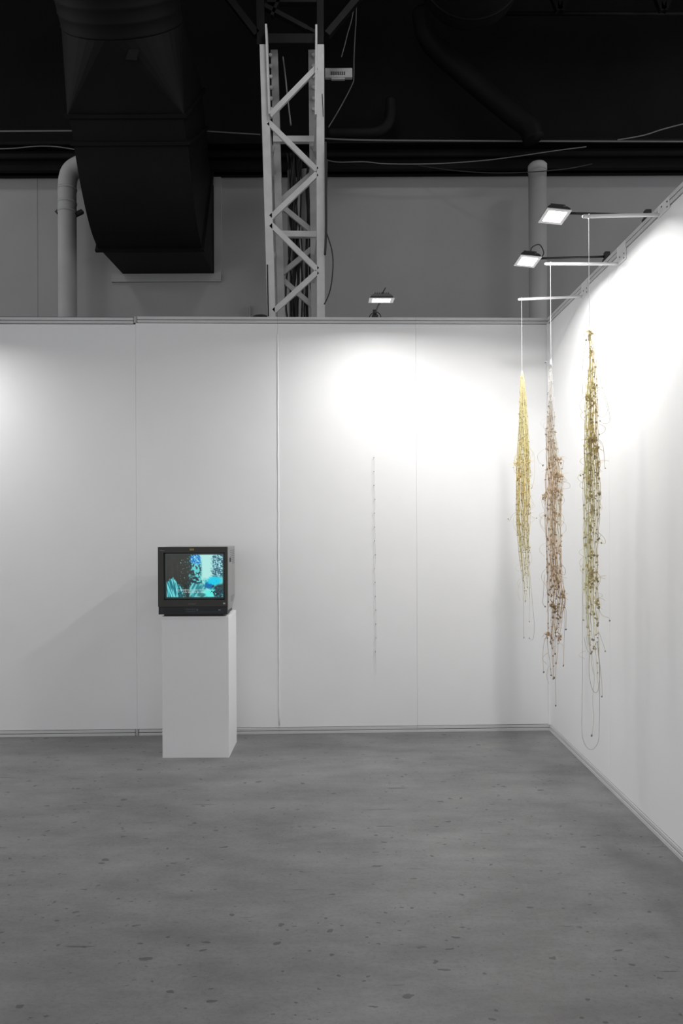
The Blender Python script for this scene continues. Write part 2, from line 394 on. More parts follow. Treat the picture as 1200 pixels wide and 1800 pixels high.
# control panel
cp = obj('control_panel', G().box(x0+.002, x1-.001, tf_+.002, tf_+.035, zbot, zpan-.0015), 'tv_panel', tv, bevel=.002)
def onp(xa, xb, ya, yb, name, mt, d=.002):
    p, q = P(xa, yb, tf_), P(xb, ya, tf_); obj(name, G().box(p.x, q.x, tf_+.002-d, tf_+.006, p.z, q.z), mt, cp)
onp(288, 323, 1068, 1078, 'flap', 'tv_panel_dark', .0015)
onp(351, 384, 1069.5, 1073, 'slot_cover', 'tv_panel_dark', .0015)
for r_ in range(2):
    for k in range(5): onp(328+k*3.2, 329.4+k*3.2, 1070+r_*4, 1072+r_*4, 'button', 'tv_button')
onp(345, 348, 1070.5, 1074.5, 'knob', 'tv_button', .005)
onp(384, 385.4, 1071.5, 1073, 'indicator', 'tv_light'); onp(387, 388, 1071.8, 1072.8, 'indicator', 'tv_light')
onp(351, 392, 1075.5, 1076, 'line', 'tv_button')
# side: vents and connector recess
for k in range(8):
    z = zt-.028-k*.0125
    obj('vent_slot', G().box(x1-.0036, x1-.0026, tf_+(.12 if k < 4 else .21), tf_+.305, z-.004, z), 'tv_vent', tv)
for k in range(4):
    z = zbot+.10-k*.010
    obj('vent_slot', G().box(x1-.0036, x1-.0026, tf_+.15, tf_+.29-.02*k, z-.004, z), 'tv_vent', tv)
obj('side_handle', G().box(x1-.0045, x1-.0022, tf_+.105, tf_+.165, zt-.105, zt-.075), 'cable_black', tv)

# ------------------------------------------------------------------ wire chain on the back wall
ca, cb = (657.5, 803), (660.5, 1186)
def onwall(px, py, t=0.0):                          # pixel -> point on the back wall, t in front of it
    Y = 4.9
    for _ in range(6):
        p = P(px, py, Y); s = (Vector((p.x, p.y, 0))-Vector((CX, CY, 0))).dot(D)
        q = Vector((CX, CY, 0))+D*s+NV*t; Y = q.y
    return P(px, py, Y)
base_ = onwall(658, 1186, .01)
ch = thing('knotted_wire', 'fine pale vertical thread with small knots pinned on the back wall', 'artwork', base_)
kn = [onwall(657.6+random.uniform(-1, 1)+i*.17, 804.5+i*24.35, .014) for i in range(15)]
kn.append(onwall(660, 1186, .012))
for i in range(15):
    a, b_ = kn[i], kn[i+1]; mid = (a+b_)/2+Vector((random.uniform(.001, .004), -.001, 0))
    obj('thread', G().tube(smoothpts([a, mid, b_], 4), .0011, 5), 'thread_grey', ch)
    k = obj('knot', G().blob(a, .0044, (1, 1, 1.2)), 'knot_grey', ch)
    wp = a-NV*.015
    obj('pin', G().tube([wp, a+NV*.004], .0011, 5), 'screw_grey', k)
    obj('thread_end', G().tube(smoothpts([a, a+Vector((-.004, -.004, -.008)), a+Vector((random.uniform(-.012, -.006), -.006, -.02))], 3), .0009, 5), 'thread_grey', k)

# ------------------------------------------------------------------ booth floodlights
def floodlight(label, base, out, length, drop, loop=True, tilt=0, watt=1.0):
    base = Vector(base); out = Vector(out).normalized(); side = Vector((-out.y, out.x, 0))
    t = thing('floodlight', label, 'lamp', base, 'booth floodlights on arms')
    a0 = base+Vector((0, 0, .035)); hd = base+out*length+Vector((0, 0, .035-drop)); a1 = hd-out*.065+Vector((0, 0, .012))
    obj('arm', G().tube([a0, a1], .0065, 10), 'lamp_black', t, True)
    cl = obj('clamp', G().beam(base-out*.075+Vector((0, 0, .012)), base+out*.02+Vector((0, 0, .012)), .045, .02, (0, 0, 1)).beam(base+Vector((0, 0, .01)), base+Vector((0, 0, .06)), .03, .03), 'lamp_black', t, bevel=.003)
    obj('screw', G().tube([base-out*.03+Vector((0, 0, .02)), base-out*.03+Vector((0, 0, .045))], .008, 8), 'screw_grey', cl)
    tl = math.radians(tilt)                         # positive: lens faces a little away from the wall
    ax = out*math.cos(tl)+Vector((0, 0, 1))*math.sin(tl)
    up = side.cross(ax) if side.cross(ax).z > 0 else ax.cross(side)
    def tf(p): return hd+ax*p.x+side*p.y+up*p.z
    rr_ = lambda hx, hy, z: [(-hx, -hy, z), (hx, -hy, z), (hx, hy, z), (-hx, hy, z)]
    hs = obj('housing', G(tf).loft([rr_(.056, .070, -.004), rr_(.056, .070, .010), rr_(.045, .056, .024), rr_(.038, .050, .028)]), 'lamp_black', t, bevel=.002)
    for k in range(7):
        y = -.042+k*.014; obj('cooling_fin', G(tf).box(-.036, .036, y-.002, y+.002, .028, .038), 'lamp_black', hs)
    g = G(tf); ra, rb = rr_(.060, .079, -.006), rr_(.044, .056, -.0055); rc = rr_(.060, .079, -.002)
    g.add(rc+ra+rb, [(i*4+k, i*4+(k+1) % 4, (i+1)*4+(k+1) % 4, (i+1)*4+k) for i in range(2) for k in range(4)])
    obj('bezel', g, 'lamp_bezel', t)
    obj('lens', G(tf).box(-.044, .044, -.056, .056, -.0062, -.0045), 'lens', t)
    la = bpy.data.lights.new('led', 'AREA'); la.shape = 'RECTANGLE'; la.size = .088; la.size_y = .112; la.energy = LAMP_W*watt; la.color = (1, .99, .975)
    la.spread = math.radians(166)
    lo = bpy.data.objects.new('led', la); C.objects.link(lo); lo.parent = t
    lo.matrix_local = Matrix.Translation(tf(Vector((0, 0, -.0075)))-base) @ Matrix((ax, side, ax.cross(side))).transposed().to_4x4()
    if ax.cross(side).z < 0: lo.matrix_local = lo.matrix_local @ Matrix.Rotation(math.pi, 4, 'X')
    for s_ in (-1, 1):
        obj('yoke', G(tf).beam((-.06, s_*.045, .012), (-.02, s_*.067, .018), .012, .004), 'lamp_black', t)
    if loop:
        cp_ = [hd-ax*.02+up*.03, hd-ax*.01+up*.065+side*.02, hd-ax*.05+up*.085+side*.03, hd-ax*.085+up*.05+side*.01, hd-ax*.07+up*.015]
        obj('cable', G().tube(smoothpts(cp_), .0032, 6), 'cable_black', t, True)
    c2 = [base-out*.02+side*.05+Vector((0, 0, -.02)), base-out*.03+side*.045+Vector((0, 0, .045)), base-out*.03+side*.012+Vector((0, 0, .068)), base-out*.02-side*.03+Vector((0, 0, .04)), base-out*.035-side*.055+Vector((0, 0, -.02))]
    c2 = [p-out*.04 for p in c2]
    obj('cable', G().tube(smoothpts(c2), .0035, 6), 'cable_black', t, True)
    return t
def wtop(px): p = onwall(px, 560, 0); return Vector((p.x, p.y, 3.0))-NV*.02
floodlight('black floodlight above the back wall, between truss and hanging cords', wtop(659), NV+Vector((-.01, 0, 0)), .62, .105, tilt=-5, watt=.52)
floodlight('black floodlight on the back wall beyond the left edge of view', wtop(-125), NV, .62, .12)
floodlight('larger nearer black floodlight over the right wall, beside the nearest white rod', (CX+.02, 3.40, 3.0), (-1, 0, 0), .462, 0.0, loop=False, tilt=6, watt=.92)
floodlight('smaller farther black floodlight over the right wall, with upright cable loop', (CX+.02, 3.92, 3.0), (-1, 0, 0), .455, .022, tilt=6, watt=.87)
#floodlight('black floodlight on the right wall beyond the right edge of view', (CX+.02, 1.55, 3.0), (-1, 0, 0), .50, -.02, tilt=12)

# ------------------------------------------------------------------ rods and hanging cord pieces
def rod(label, tip, wallend, Yw):
    a = P(tip[0], tip[1], Yw); b_ = P(wallend[0], wallend[1], Yw); b_.x = CX-.004
    t = thing('hanging_rod', label, 'bracket', (CX, Yw, b_.z), 'white rods over the right wall')
    d = (a-b_).normalized()
    g = G(); g.tube([b_, a-d*.008, a-d*.002, a], [.0085, .0085, .007, .004], 12)
    obj('bar', g, 'bracket_white', t, True)
    pl_ = obj('mounting_plate', G().box(CX-.008, CX-.0, Yw-.10, Yw+.012, b_.z-.012, 2.999), 'bracket_white', t, bevel=.003)
    for yy, z in ((-.085, .022), (-.085, -.002), (-.03, .024)): obj('screw', G().tube([(CX-.011, Yw+yy, b_.z+z), (CX-.007, Yw+yy, b_.z+z)], .004, 8), 'screw_grey', pl_)
    return a, b_
def shade(z, ramp_):
    for (z0, c0), (z1, c1) in zip(ramp_, ramp_[1:]):
        if z <= z1: return mixc(c0, c1, (z-z0)/(z1-z0) if z > z0 else 0)
    return ramp_[-1][1]
def cord_piece(label, px, Y, ytop, prof, nstr, ends, cols, knot_gap, knot_r, loops, rodpts, late=0.0, clusters=(), wob=.0032, thr='thread_white', loopknot=True):
    rnd = random.Random(px)
    a, b_ = rodpts; cx = P(px, ytop, Y).x; k = Y/F
    top = Vector((cx, Y, P(px, ytop, Y).z)); low = P(px, prof[-1][0], Y)
    t = thing('hanging_cord_sculpture', label, 'artwork', (cx, Y, top.z))
    u = (cx-a.x)/(b_.x-a.x); zr = a.z+(b_.z-a.z)*u
    obj('suspension_thread', G().tube([(cx, Y, zr-.006), top], .0009, 5), thr, t)
    obj('thread_loop', G().tube([(cx+.0105*math.cos(q), Y+.0, zr+.0105*math.sin(q)) if False else (cx, Y+.0105*math.cos(q), zr+.0105*math.sin(q)) for q in [i*math.pi/6 for i in range(13)]], .0012, 5), thr, t)
    def half(y):
        for (y0, l0, r0), (y1, l1, r1) in zip(prof, prof[1:]):
            if y <= y1:
                f = max(0, (y-y0)/(y1-y0)); return l0+(l1-l0)*f, r0+(r1-r0)*f
        return prof[-1][1:]
    gs = G(); gk = G()
    def colz(z, j): c = shade((EYE-z)/k+HZ, cols); return lin(tuple(max(0, min(255, x*j)) for x in c))
    def knot(p, r, j, tails=True):
        gk.col = colz(p.z, j*.88)
        for _ in range(rnd.choice((1, 1, 2))):
            gk.blob(p+Vector((rnd.uniform(-.6, .6)*r, rnd.uniform(-.6, .6)*r, rnd.uniform(-.8, .8)*r)), r*rnd.uniform(.7, 1.15), (1, 1, rnd.uniform(.8, 1.4)))
        if tails and rnd.random() < .6:
            d = Vector((rnd.uniform(-1, 1), rnd.uniform(-1, 1), rnd.uniform(-1, .5)))*rnd.uniform(.01, .028)
            gs.col = colz(p.z, j); gs.tube([p, p+d*.5+Vector((0, 0, .003)), p+d], .0006, 4, False)
    for i in range(nstr):
        th = rnd.uniform(0, 2*math.pi); rad = math.sqrt(rnd.random())
        ax_, bx_ = math.cos(th)*rad, math.sin(th)*rad
        e = rnd.choice(ends); yend = rnd.uniform(*e); y = ytop+rnd.uniform(0, 4)+(late*rnd.random()**1.3 if i > 8 else 0); pts = []; yend = max(yend, y+60); j = rnd.uniform(.88, 1.08)
        ph = rnd.uniform(0, 100); nk = rnd.uniform(.0, 1)*knot_gap+y
        while y < yend:
            l, r = half(y); m_, h_ = (r+l)/2, (r-l)/2
            wv = Vector((mnoise.noise(Vector((y*.05, ph, 0))), mnoise.noise(Vector((y*.05, ph, 9))), 0))*wob*2.2*min(1, (y-ytop)/60)
            q = Vector((cx+(m_+ax_*h_)*k, Y+bx_*h_*k, P(px, y, Y).z))+wv
            pts.append(q)
            if y >= nk and y > ytop+6:
                knot(q, knot_r*rnd.uniform(.5, 1.1)*k*min(1, .45+(y-ytop)/160), j); nk = y+knot_gap*rnd.uniform(.45, 1.6)
            y += 9
        if len(pts) < 2: continue
        n_ = len(gs.v); gs.col = None
        gs.tube(pts, rnd.uniform(.0008, .00125), 4, False)
        for v in gs.v[n_:]: gs.c.append(colz(v.z, j))
        if rnd.random() < .6: knot(pts[-1], knot_r*.8*k, j, False)
    for (qx, qy) in clusters:                       # clumps where several strands are knotted together
        c_ = P(qx, qy, Y)
        for _ in range(9):
            d = Vector((rnd.gauss(0, 1)*.006, rnd.gauss(0, 1)*.006-.006, rnd.gauss(0, 1)*.009)); knot(c_+d, knot_r*rnd.uniform(.7, 1.1)*k, rnd.uniform(1.0, 1.1))
            e_ = c_+d+Vector((rnd.uniform(-1, 1), rnd.uniform(-1, .3), rnd.uniform(-1, .6)))*.04
            gs.col = colz(c_.z, .97); gs.tube(smoothpts([c_+d, (c_+d+e_)/2+Vector((rnd.uniform(-.008, .008), 0, .006)), e_], 3), .0008, 4, False)
    for _ in range(14):                             # short slack bights at the edges
        y = rnd.uniform(ytop+90, prof[-1][0]-60); l, r = half(y); sd = rnd.choice((-1, 1)); e = r if sd > 0 else l
        a_ = P(px+e*.8, y, Y); o_ = rnd.uniform(3, 9)*sd; h_ = rnd.uniform(8, 26)
        gs.col = colz(a_.z, .95); gs.tube(smoothpts([a_, P(px+e+o_*.8, y+h_*.35, Y), P(px+e+o_, y+h_*.8, Y), P(px+e*.7+o_*.3, y+h_*1.3, Y)], 4), .0008, 4, False)
    # gathered top
    gt = G(); gt.col = colz(top.z, 1.0)
    gt.tube([top+Vector((0, 0, .004)), top-Vector((0, 0, .02)), top-Vector((0, 0, .045))], [.0025, .0065, .006], 8)
    obj('top_binding', gt, 'strand', t, True)
    for lp in loops:                                # loose strands swinging clear of the bundle
        pts = smoothpts([P(x, y, Y)+Vector((0, -.01*math.sin(i), 0)) for i, (x, y) in enumerate(lp)], 6)
        g = G(); jj = rnd.uniform(.8, 1.0); g.tube(pts, .0008, 4, False); g.c = [colz(v.z, jj*.95) for v in g.v]
        ls = obj('loose_strand', g, 'strand', t, True)
        if loopknot: knot(pts[-1], knot_r*.75*k, jj*.9, False)
    s_ = obj('strands', gs, 'strand', t, True); s_['kind'] = 'stuff'
    k_ = obj('knots', gk, 'strand', t); k_['kind'] = 'stuff'
    return t

r1 = rod('nearest white rod jutting from the right wall, highest in view', (1023, 380.5), (1170, 377.5), 3.22)
r2 = rod('middle white rod jutting from the right wall', (957, 464), (1092, 463.5), 3.70)
r3 = rod('farthest white rod, lowest in view, jutting from the right wall', (910, 526.5), (1026, 521), 4.25)

cord_piece('pale yellow hanging knotted cord sculpture, leftmost of three, nearest the back wall', 917, 4.25, 653,
    [(653, -2, 2), (672, -3, 5), (700, -4, 7), (760, -6, 11), (810, -10, 14), (860, -11, 14), (900, -12, 14), (950, -9, 13), (1000, -4, 14), (1050, 0, 15), (1100, 4, 16)],
    70, [(800, 960), (900, 1000), (930, 1060), (960, 1075)],
    [(650, (255, 246, 212)), (760, (254, 246, 208)), (850, (250, 236, 178)), (900, (248, 236, 188)), (1000, (248, 242, 212)), (1100, (235, 233, 220))], 26, 1.35,
    [[(930, 790), (938, 800), (938, 840), (934, 858)], [(906, 800), (903, 815), (901, 822)], [(908, 900), (900, 905), (895, 915), (893, 912)],
     [(930, 1000), (934, 1050), (938, 1100), (936, 1124), (930, 1122)], [(930, 985), (930, 1040), (929, 1092)], [(918, 1000), (919, 1060), (920, 1120)],
     [(922, 912), (934, 910), (942, 911)]], r3, late=60, clusters=[(907, 815), (912, 838), (926, 812), (912, 922)])
cord_piece('hanging knotted cord sculpture fading from white to brown, middle of three', 968, 3.70, 633,
    [(633, -1.2, 1.2), (645, -2, 2), (660, -5, 3), (700, -8, 5), (760, -10, 8), (800, -10, 14), (840, -12, 22), (880, -13, 18), (960, -12, 17), (1010, -10, 18), (1050, -9, 24), (1090, -8, 18), (1130, -9, 10), (1180, -3, 8), (1240, 2, 9)],
    54, [(820, 1050), (980, 1090), (1050, 1130), (1060, 1200)],
    [(630, (255, 254, 252)), (700, (255, 252, 248)), (740, (254, 246, 238)), (800, (253, 240, 222)), (850, (246, 228, 200)), (920, (250, 236, 214)), (1020, (238, 218, 188)), (1060, (224, 202, 168)), (1240, (238, 218, 190))], 38, 1.9,
    [[(955, 790), (944, 800), (946, 812), (954, 818)], [(985, 845), (999, 850), (999, 858), (988, 860), (984, 868)], [(984, 802), (989, 812), (987, 825)],
     [(985, 990), (992, 1000), (991, 1010), (983, 1008)], [(990, 1040), (993, 1060), (985, 1070), (975, 1068)], [(975, 1100), (976, 1160), (975, 1200), (977, 1241)],
     [(961, 1115), (954, 1135), (953, 1160), (955, 1182)], [(987, 1050), (991, 1080), (990, 1130), (990, 1170)], [(985, 1060), (993, 1070), (993, 1106)],
     [(966, 1100), (969, 1150), (971, 1186), (968, 1187)], [(957, 1010), (954, 1040), (953, 1060), (958, 1066)], [(968, 633), (963, 635), (957.5, 638)]], r2, late=230, clusters=[(982, 806), (976, 834), (984, 838), (979, 862), (969, 864), (957, 872), (976, 1016), (969, 1064), (975, 1066), (988, 1046), (962, 1114), (981, 1120)])
# small white tag end at the top of the middle piece
cord_piece('hanging khaki-beige knotted cord sculpture, rightmost and nearest of three', 1035.5, 3.22, 582,
    [(582, -2.5, 3), (620, -5, 11), (680, -8, 13), (720, -10, 15), (800, -11, 16), (860, -12, 18), (900, -12, 17), (960, -12, 14), (1070, -13, 15), (1120, -12, 16), (1180, -3, 20), (1230, 0, 20)],
    52, [(760, 900), (860, 1060), (980, 1130), (1080, 1150), (1110, 1235)],
    [(580, (255, 246, 215)), (700, (255, 243, 200)), (760, (254, 240, 196)), (900, (254, 246, 218)), (1020, (253, 243, 206)), (1140, (252, 246, 224)), (1320, (235, 230, 215))], 40, 2.2,
    [[(1050, 650), (1056, 680), (1066, 710), (1071, 740), (1062, 744), (1056, 740)], [(1050, 690), (1060, 700), (1066, 722), (1060, 733), (1052, 731)],
     [(1048, 770), (1057, 780), (1060, 800), (1062, 822)], [(1053, 745), (1062, 752), (1060, 760), (1052, 764)],
     [(1023, 1000), (1022, 1100), (1022, 1200), (1022, 1280), (1028, 1308), (1040, 1319), (1051, 1305), (1052, 1270), (1052, 1180), (1050, 1120)],
     [(1040, 1150), (1043, 1190), (1040, 1230), (1043, 1260), (1041, 1293)], [(1050, 1062), (1056, 1080), (1068, 1086), (1070, 1090)], [(1051, 900), (1053, 905), (1048, 906), (1040, 898)],
     [(1050, 935), (1060, 945), (1062, 955), (1056, 955)], [(1052, 1110), (1058, 1130), (1063, 1145)], [(1037, 1120), (1034, 1180), (1040, 1212), (1050, 1214), (1055, 1180), (1050, 1130)],
     [(1050, 1130), (1056, 1200), (1057, 1225)], [(1026, 1120), (1030, 1140), (1037, 1148), (1043, 1140)], [(1027, 830), (1019, 828), (1018, 835)], [(1024, 700), (1022, 650), (1028, 600)]], r1, late=240, clusters=[(1036, 584), (1037, 618), (1042, 682), (1033, 698), (1039, 711), (1044, 770), (1034, 774), (1046, 790), (1051, 815), (1032, 840), (1040, 896), (1044, 1016), (1038, 1012), (1046, 1058)])

# ------------------------------------------------------------------ white lattice column
Yf, Yb = 6.5, 7.0
col_ = thing('lattice_column', 'tall white painted steel lattice column behind the booth wall', 'column', P(515, 600, 6.75)*1)
col_.location.z = 0; ORI[col_] = Vector((P(515, 600, 6.75).x, 6.75, 0))
def ext(a, b_, zt_=None):                           # extend a leg down to the floor
    d = (b_-a); f = (0-a.z)/d.z; return a+d*f
def leg(pa, pb, Y, wd, mt, name='leg'):
    a, b_ = P(*pa, Y), P(*pb, Y); e = ext(a, b_)
    obj(name, G().beam(e, a, wd, .07), mt, col_, bevel=.004)
leg((463.5, 82), (477.5, 556), Yf, .075, 'truss_paint'); leg((562.5, 82), (564, 556), Yf, .075, 'truss_paint')
leg((482, 91), (495, 556), Yb, .072, 'truss_paint_shaded'); leg((548, 91), (553, 556), Yb, .072, 'truss_paint_shaded')
for (a, b_) in [((474, 204), (556, 120)), ((472, 216), (557, 300)), ((476, 383), (557, 306)), ((476, 395), (558, 475)), ((481, 548), (558, 478)), ((482, 560), (558, 640)), ((484, 730), (558, 650))]:
    obj('diagonal_brace', G().beam(P(*a, Yf-.02), P(*b_, Yf-.02), .05, .03), 'truss_paint', col_, bevel=.002)
for (a, b_) in [((488, 358), (548, 306)), ((494, 362), (550, 408)), ((497, 480), (550, 436)), ((499, 494), (556, 544)), ((486, 150), (548, 100)), ((488, 165), (549, 215))][:4]:
    obj('diagonal_brace', G().beam(P(*a, Yb), P(*b_, Yb), .052, .03), 'truss_paint_shaded', col_, bevel=.002)
for a, b_ in [((480, 246), (556, 246)), ((492, 412), (556, 413))]:
    obj('cross_bar', G().beam(P(*a, Yb-.03), P(*b_, Yb-.03), .06, .05), 'truss_paint', col_, bevel=.002)
for s_, pa, pb, in ((0, (468, 48), (474, 205)), (1, (556, 49), (555, 206))):
    obj('splice_plate', G().beam(P(*pa, Yf-.03), P(*pb, Yf-.03), .018, .09), 'truss_paint', col_)
for k in range(6):
    for px in (475.5+k*.35, 550.5+k*.1):
        q = P(px, 98+k*19, Yb-.05); obj('bolt', G().tube([q, q+Vector((0, -.02, 0))], .017, 6), 'truss_paint', col_)
qa, qb = P(469.8, 465, Yf-.038), P(471.5, 556, Yf-.038)
obj('worn_edge', G().beam(qa, qb, .010, .004), 'steel_dark', col_)
qa, qb = P(566, 165, Yf-.038), P(568, 205, Yf-.038)
obj('worn_edge', G().beam(qa, qb, .006, .004), 'steel_dark', col_)
for k in range(7):                                  # side lacing between front and back legs
    za = 2.2+k*.55
    for pa, pb in (((463.5, 82), (482, 91)), ((562.5, 82), (548, 91))):
        xf = P(pa[0], 400, Yf).x+(.03 if pa[0] < 500 else 0); xb = P(pb[0], 400, Yb).x
        obj('side_brace', G().beam((xf, Yf, za), (xb, Yb, za+(.45 if k % 2 else -.45)), .01, .035, (1, 0, 0)), 'truss_paint_shaded', col_)
cb_ = thing('cable_bundle', 'dark cables running down inside the lattice column', 'cables', (P(525, 600, 7.2).x, 7.2, 0))
obj('conduit', G().tube([P(512, 1250, 7.3), P(510, 300, 7.3)], .03, 10), 'hall_grey', cb_, True)
obj('conduit', G().tube([P(540, 1250, 7.35), P(537, 300, 7.35)], .05, 10), 'hall_grey', cb_, True)
rn = random.Random(4)
for k in range(16):
    bx = rn.uniform(506, 553); pts = [P(bx+rn.uniform(-6, 6), y, 7.12+rn.uniform(-.05, .08)) for y in range(270, 720, 55)]
    obj('cable', G().tube(smoothpts(pts, 4), rn.uniform(.007, .016), 5), 'cable_black', cb_, True)
for pts in ([(575, 280), (572, 400), (574, 410), (583, 440), (585, 470), (580, 510), (570, 535)], [(572, 250), (572.5, 330), (573, 400), (571, 448)]):
    tag(obj('loose_cable', G().tube(smoothpts([P(x, y, 6.45 if len(pts) > 5 else 6.41) for x, y in pts]), .006 if len(pts) > 5 else .011, 6), 'cable_black', None, True),
        'thin black cable bowing out beside the lattice column' if len(pts) > 5 else 'short straight black cable along the lattice column edge', 'cable')

# dark upper column and braces
uc = thing('upper_steel_frame', 'dark steel frame rising above the white lattice column', 'frame', P(515, 82, 6.5))
for (a, b_, wd) in [((459, 82), (457, -60), .075), ((563, 82), (563, -60), .065), ((470, 71), (556, 71), .09), ((465, 12), (540, 52), .04), ((540, 52), (556, 60), .03), ((452, 62), (396, -10), .06), ((575, 62), (640, -15), .06), ((470, 2), (556, 2), .06), ((500, -20), (478, 30), .03)]:
    obj('beam', G().beam(P(*a, Yf+.05), P(*b_, Yf+.05), wd, .06), 'steel_dark', uc)

# ------------------------------------------------------------------ duct
dt = thing('air_duct', 'large black air duct bending down into the grey hall wall', 'duct', (-2.03, 7.0, 4.4))
dx0, dx1 = -2.56, -1.46
def rect(yz_a, yz_b, grow=0, ix=0.0): return [(dx0-grow+ix, *yz_a), (dx1+grow, *yz_a), (dx1+grow, *yz_b), (dx0-grow+ix, *yz_b)]
def off(p, q, d): n = Vector((q[0]-p[0], q[1]-p[1])).normalized(); return (p[0]+n.x*d, p[1]+n.y*d)
# underside profile in (y, z), and the matching topside
under = [(7.998, 4.45), (7.22, 4.43), (7.03, 4.53), (6.86, 4.70), (6.72, 4.90), (6.62, 5.08), (6.56, 5.18)]
upper = [(7.998, 5.48), (7.75, 5.48), (7.67, 5.51), (7.61, 5.57), (7.56, 5.66), (7.52, 5.76), (7.48, 5.86)]
def fine(pr): return [(p.x, p.y) for p in smoothpts([(a, b_, 0) for a, b_ in pr], 5)]
obj('elbow', G().loft([rect(a, b_) for a, b_ in zip(fine(under[1:]), fine(upper[1:]))]), 'duct_black', dt)
obj('wall_collar', G().loft([rect(a, b_, -.02) for a, b_ in zip(under[:2], upper[:2])]), 'duct_black', dt)
obj('straight_section', G().loft([rect(under[-1], upper[-1], -.012), rect((6.42, 5.36), (7.30, 6.16), -.012)]), 'duct_black', dt)
for (a, b_) in ((under[-1], upper[-1]), ((6.42, 5.36), (7.30, 6.16)), (under[1], upper[1])):
    v = Vector((b_[0]-a[0], b_[1]-a[1])).normalized(); n_ = Vector((-v.y, v.x))*.016
    A = (a[0]-v.x*.03, a[1]-v.y*.03); B = (b_[0]+v.x*.03, b_[1]+v.y*.03)
    obj('flange', G().loft([rect((A[0]-n_.x, A[1]-n_.y), (B[0]-n_.x, B[1]-n_.y), .025), rect((A[0]+n_.x, A[1]+n_.y), (B[0]+n_.x, B[1]+n_.y), .025)]), 'duct_black', dt)
# square to round transition and the spiral round duct
def sq(y0, z0, y1, z1, n=32, rnd_=0.0, cxs=(dx0+dx1)/2, hw=(dx1-dx0)/2, rad=.55):
    c_ = Vector((cxs, (y0+y1)/2, (z0+z1)/2)); v = Vector((0, y1-y0, z1-z0))/2; out = []
    vl = v.length; vn = v.normalized()
    for k in range(n):
        t = 2*math.pi*(k+.5)/n-math.pi*.75; cx_, cz_ = math.cos(t), math.sin(t); m_ = max(abs(cx_), abs(cz_))
        ps = (cx_/m_*hw, cz_/m_*vl); pr_ = (cx_*rad, cz_*rad)
        x = ps[0]*(1-rnd_)+pr_[0]*rnd_; q = ps[1]*(1-rnd_)+pr_[1]*rnd_
        out.append(c_+Vector((x, 0, 0))+vn*q)
    return out
ca_ = sq(6.42, 5.36, 7.30, 6.16, n=4); rg = sq(5.95, 5.72, 6.72, 6.62, n=40, rnd_=1)
ca_ = [Vector((dx0, 6.42, 5.36)), Vector((dx1, 6.42, 5.36)), Vector((dx1, 7.30, 6.16)), Vector((dx0, 7.30, 6.16))]
g = G(); fs = []
for q_ in range(4):                                 # corner cones and flat triangles
    for k in range(10):
        i0 = (q_*10+k-5) % 40; i1 = (i0+1) % 40; fs.append((4+i0, q_, 4+i1))
    fs.append((q_, (q_+1) % 4, 4+(q_*10+5) % 40))
g.add(ca_+rg, fs); obj('transition', g, 'duct_black', dt)
pts = [Vector(((dx0+dx1)/2, 6.335, 6.17))+Vector((0, -.76, .65)).normalized()*d for d in [i*.105 for i in range(18)]]
ribs = []; rads = []
dv = (pts[1]-pts[0]).normalized()
for p in pts:
    ribs += [p, p+dv*.012, p+dv*.024]; rads += [.55, .556, .55]
obj('round_section', G().tube(ribs, rads, 48), 'duct_black', dt, True)
q = P(233, 104, 6.06)
obj('service_label', G().add([q+Vector((-.06, -.012, -.01)), q+Vector((.04, -.012, -.02)), q+Vector((.07, -.04, .06)), q+Vector((-.02, -.04, .06))], [(0, 1, 2, 3)]), 'steel_dark', dt)

# ------------------------------------------------------------------ pipes, beam, cables
def pipe(name, label, pts, r, mt, Y, n=16):
    return tag(obj(name, G().tube([P(x, y, Y) for x, y in pts] if not isinstance(pts[0], Vector) else pts, r, n), mt, None, True), label, 'pipe')
pv = P(119, 700, 7.58); top_ = P(118, 330, 7.58)
lp_ = thing('downpipe', 'light grey downpipe bending behind the black duct', 'pipe', (pv.x, 7.58, 0))
pp = [Vector((pv.x, 7.58, 0)), top_]+smoothpts([top_, P(120, 312, 7.58), P(127, 299, 7.58), P(142, 290, 7.58), P(165, 283, 7.58)], 6)[1:]
obj('pipe', G().tube(pp, .098, 20), 'pipe_grey', lp_, True)
for y in (333, 357):
    q = P(118.3, y, 7.58); obj('joint_ring', G().tube([q-Vector((0, 0, .012)), q+Vector((0, 0, .012))], .102, 20), 'pipe_grey', lp_, True)
q = P(118.3, 373, 7.58); st = obj('strap', G().tube([q-Vector((0, 0, .01)), q+Vector((0, 0, .01))], .103, 20), 'pipe_grey', lp_, True)
obj('bolt', G().beam(q+Vector((.09, 0, -.03)), q+Vector((.15, .05, .03)), .04, .04), 'cable_black', st)
obj('bolt', G().beam(q+Vector((-.125, 0, -.01)), q+Vector((-.095, 0, .02)), .03, .03), 'cable_black', st)
rv = P(946, 700, 7.6); rt = P(946, 288, 7.6)
rp_ = thing('downpipe', 'straight light grey downpipe with rounded cap above the floodlights', 'pipe', (rv.x, 7.6, 0))
obj('pipe', G().tube([(rv.x, 7.6, 0), (rv.x, 7.6, rt.z-.03)], .098, 20), 'pipe_grey', rp_, True)
obj('cap', G().tube([(rv.x, 7.6, rt.z-.09), (rv.x, 7.6, rt.z-.02), (rv.x, 7.6, rt.z)], [.103, .103, .085], 20), 'pipe_grey', rp_, True)

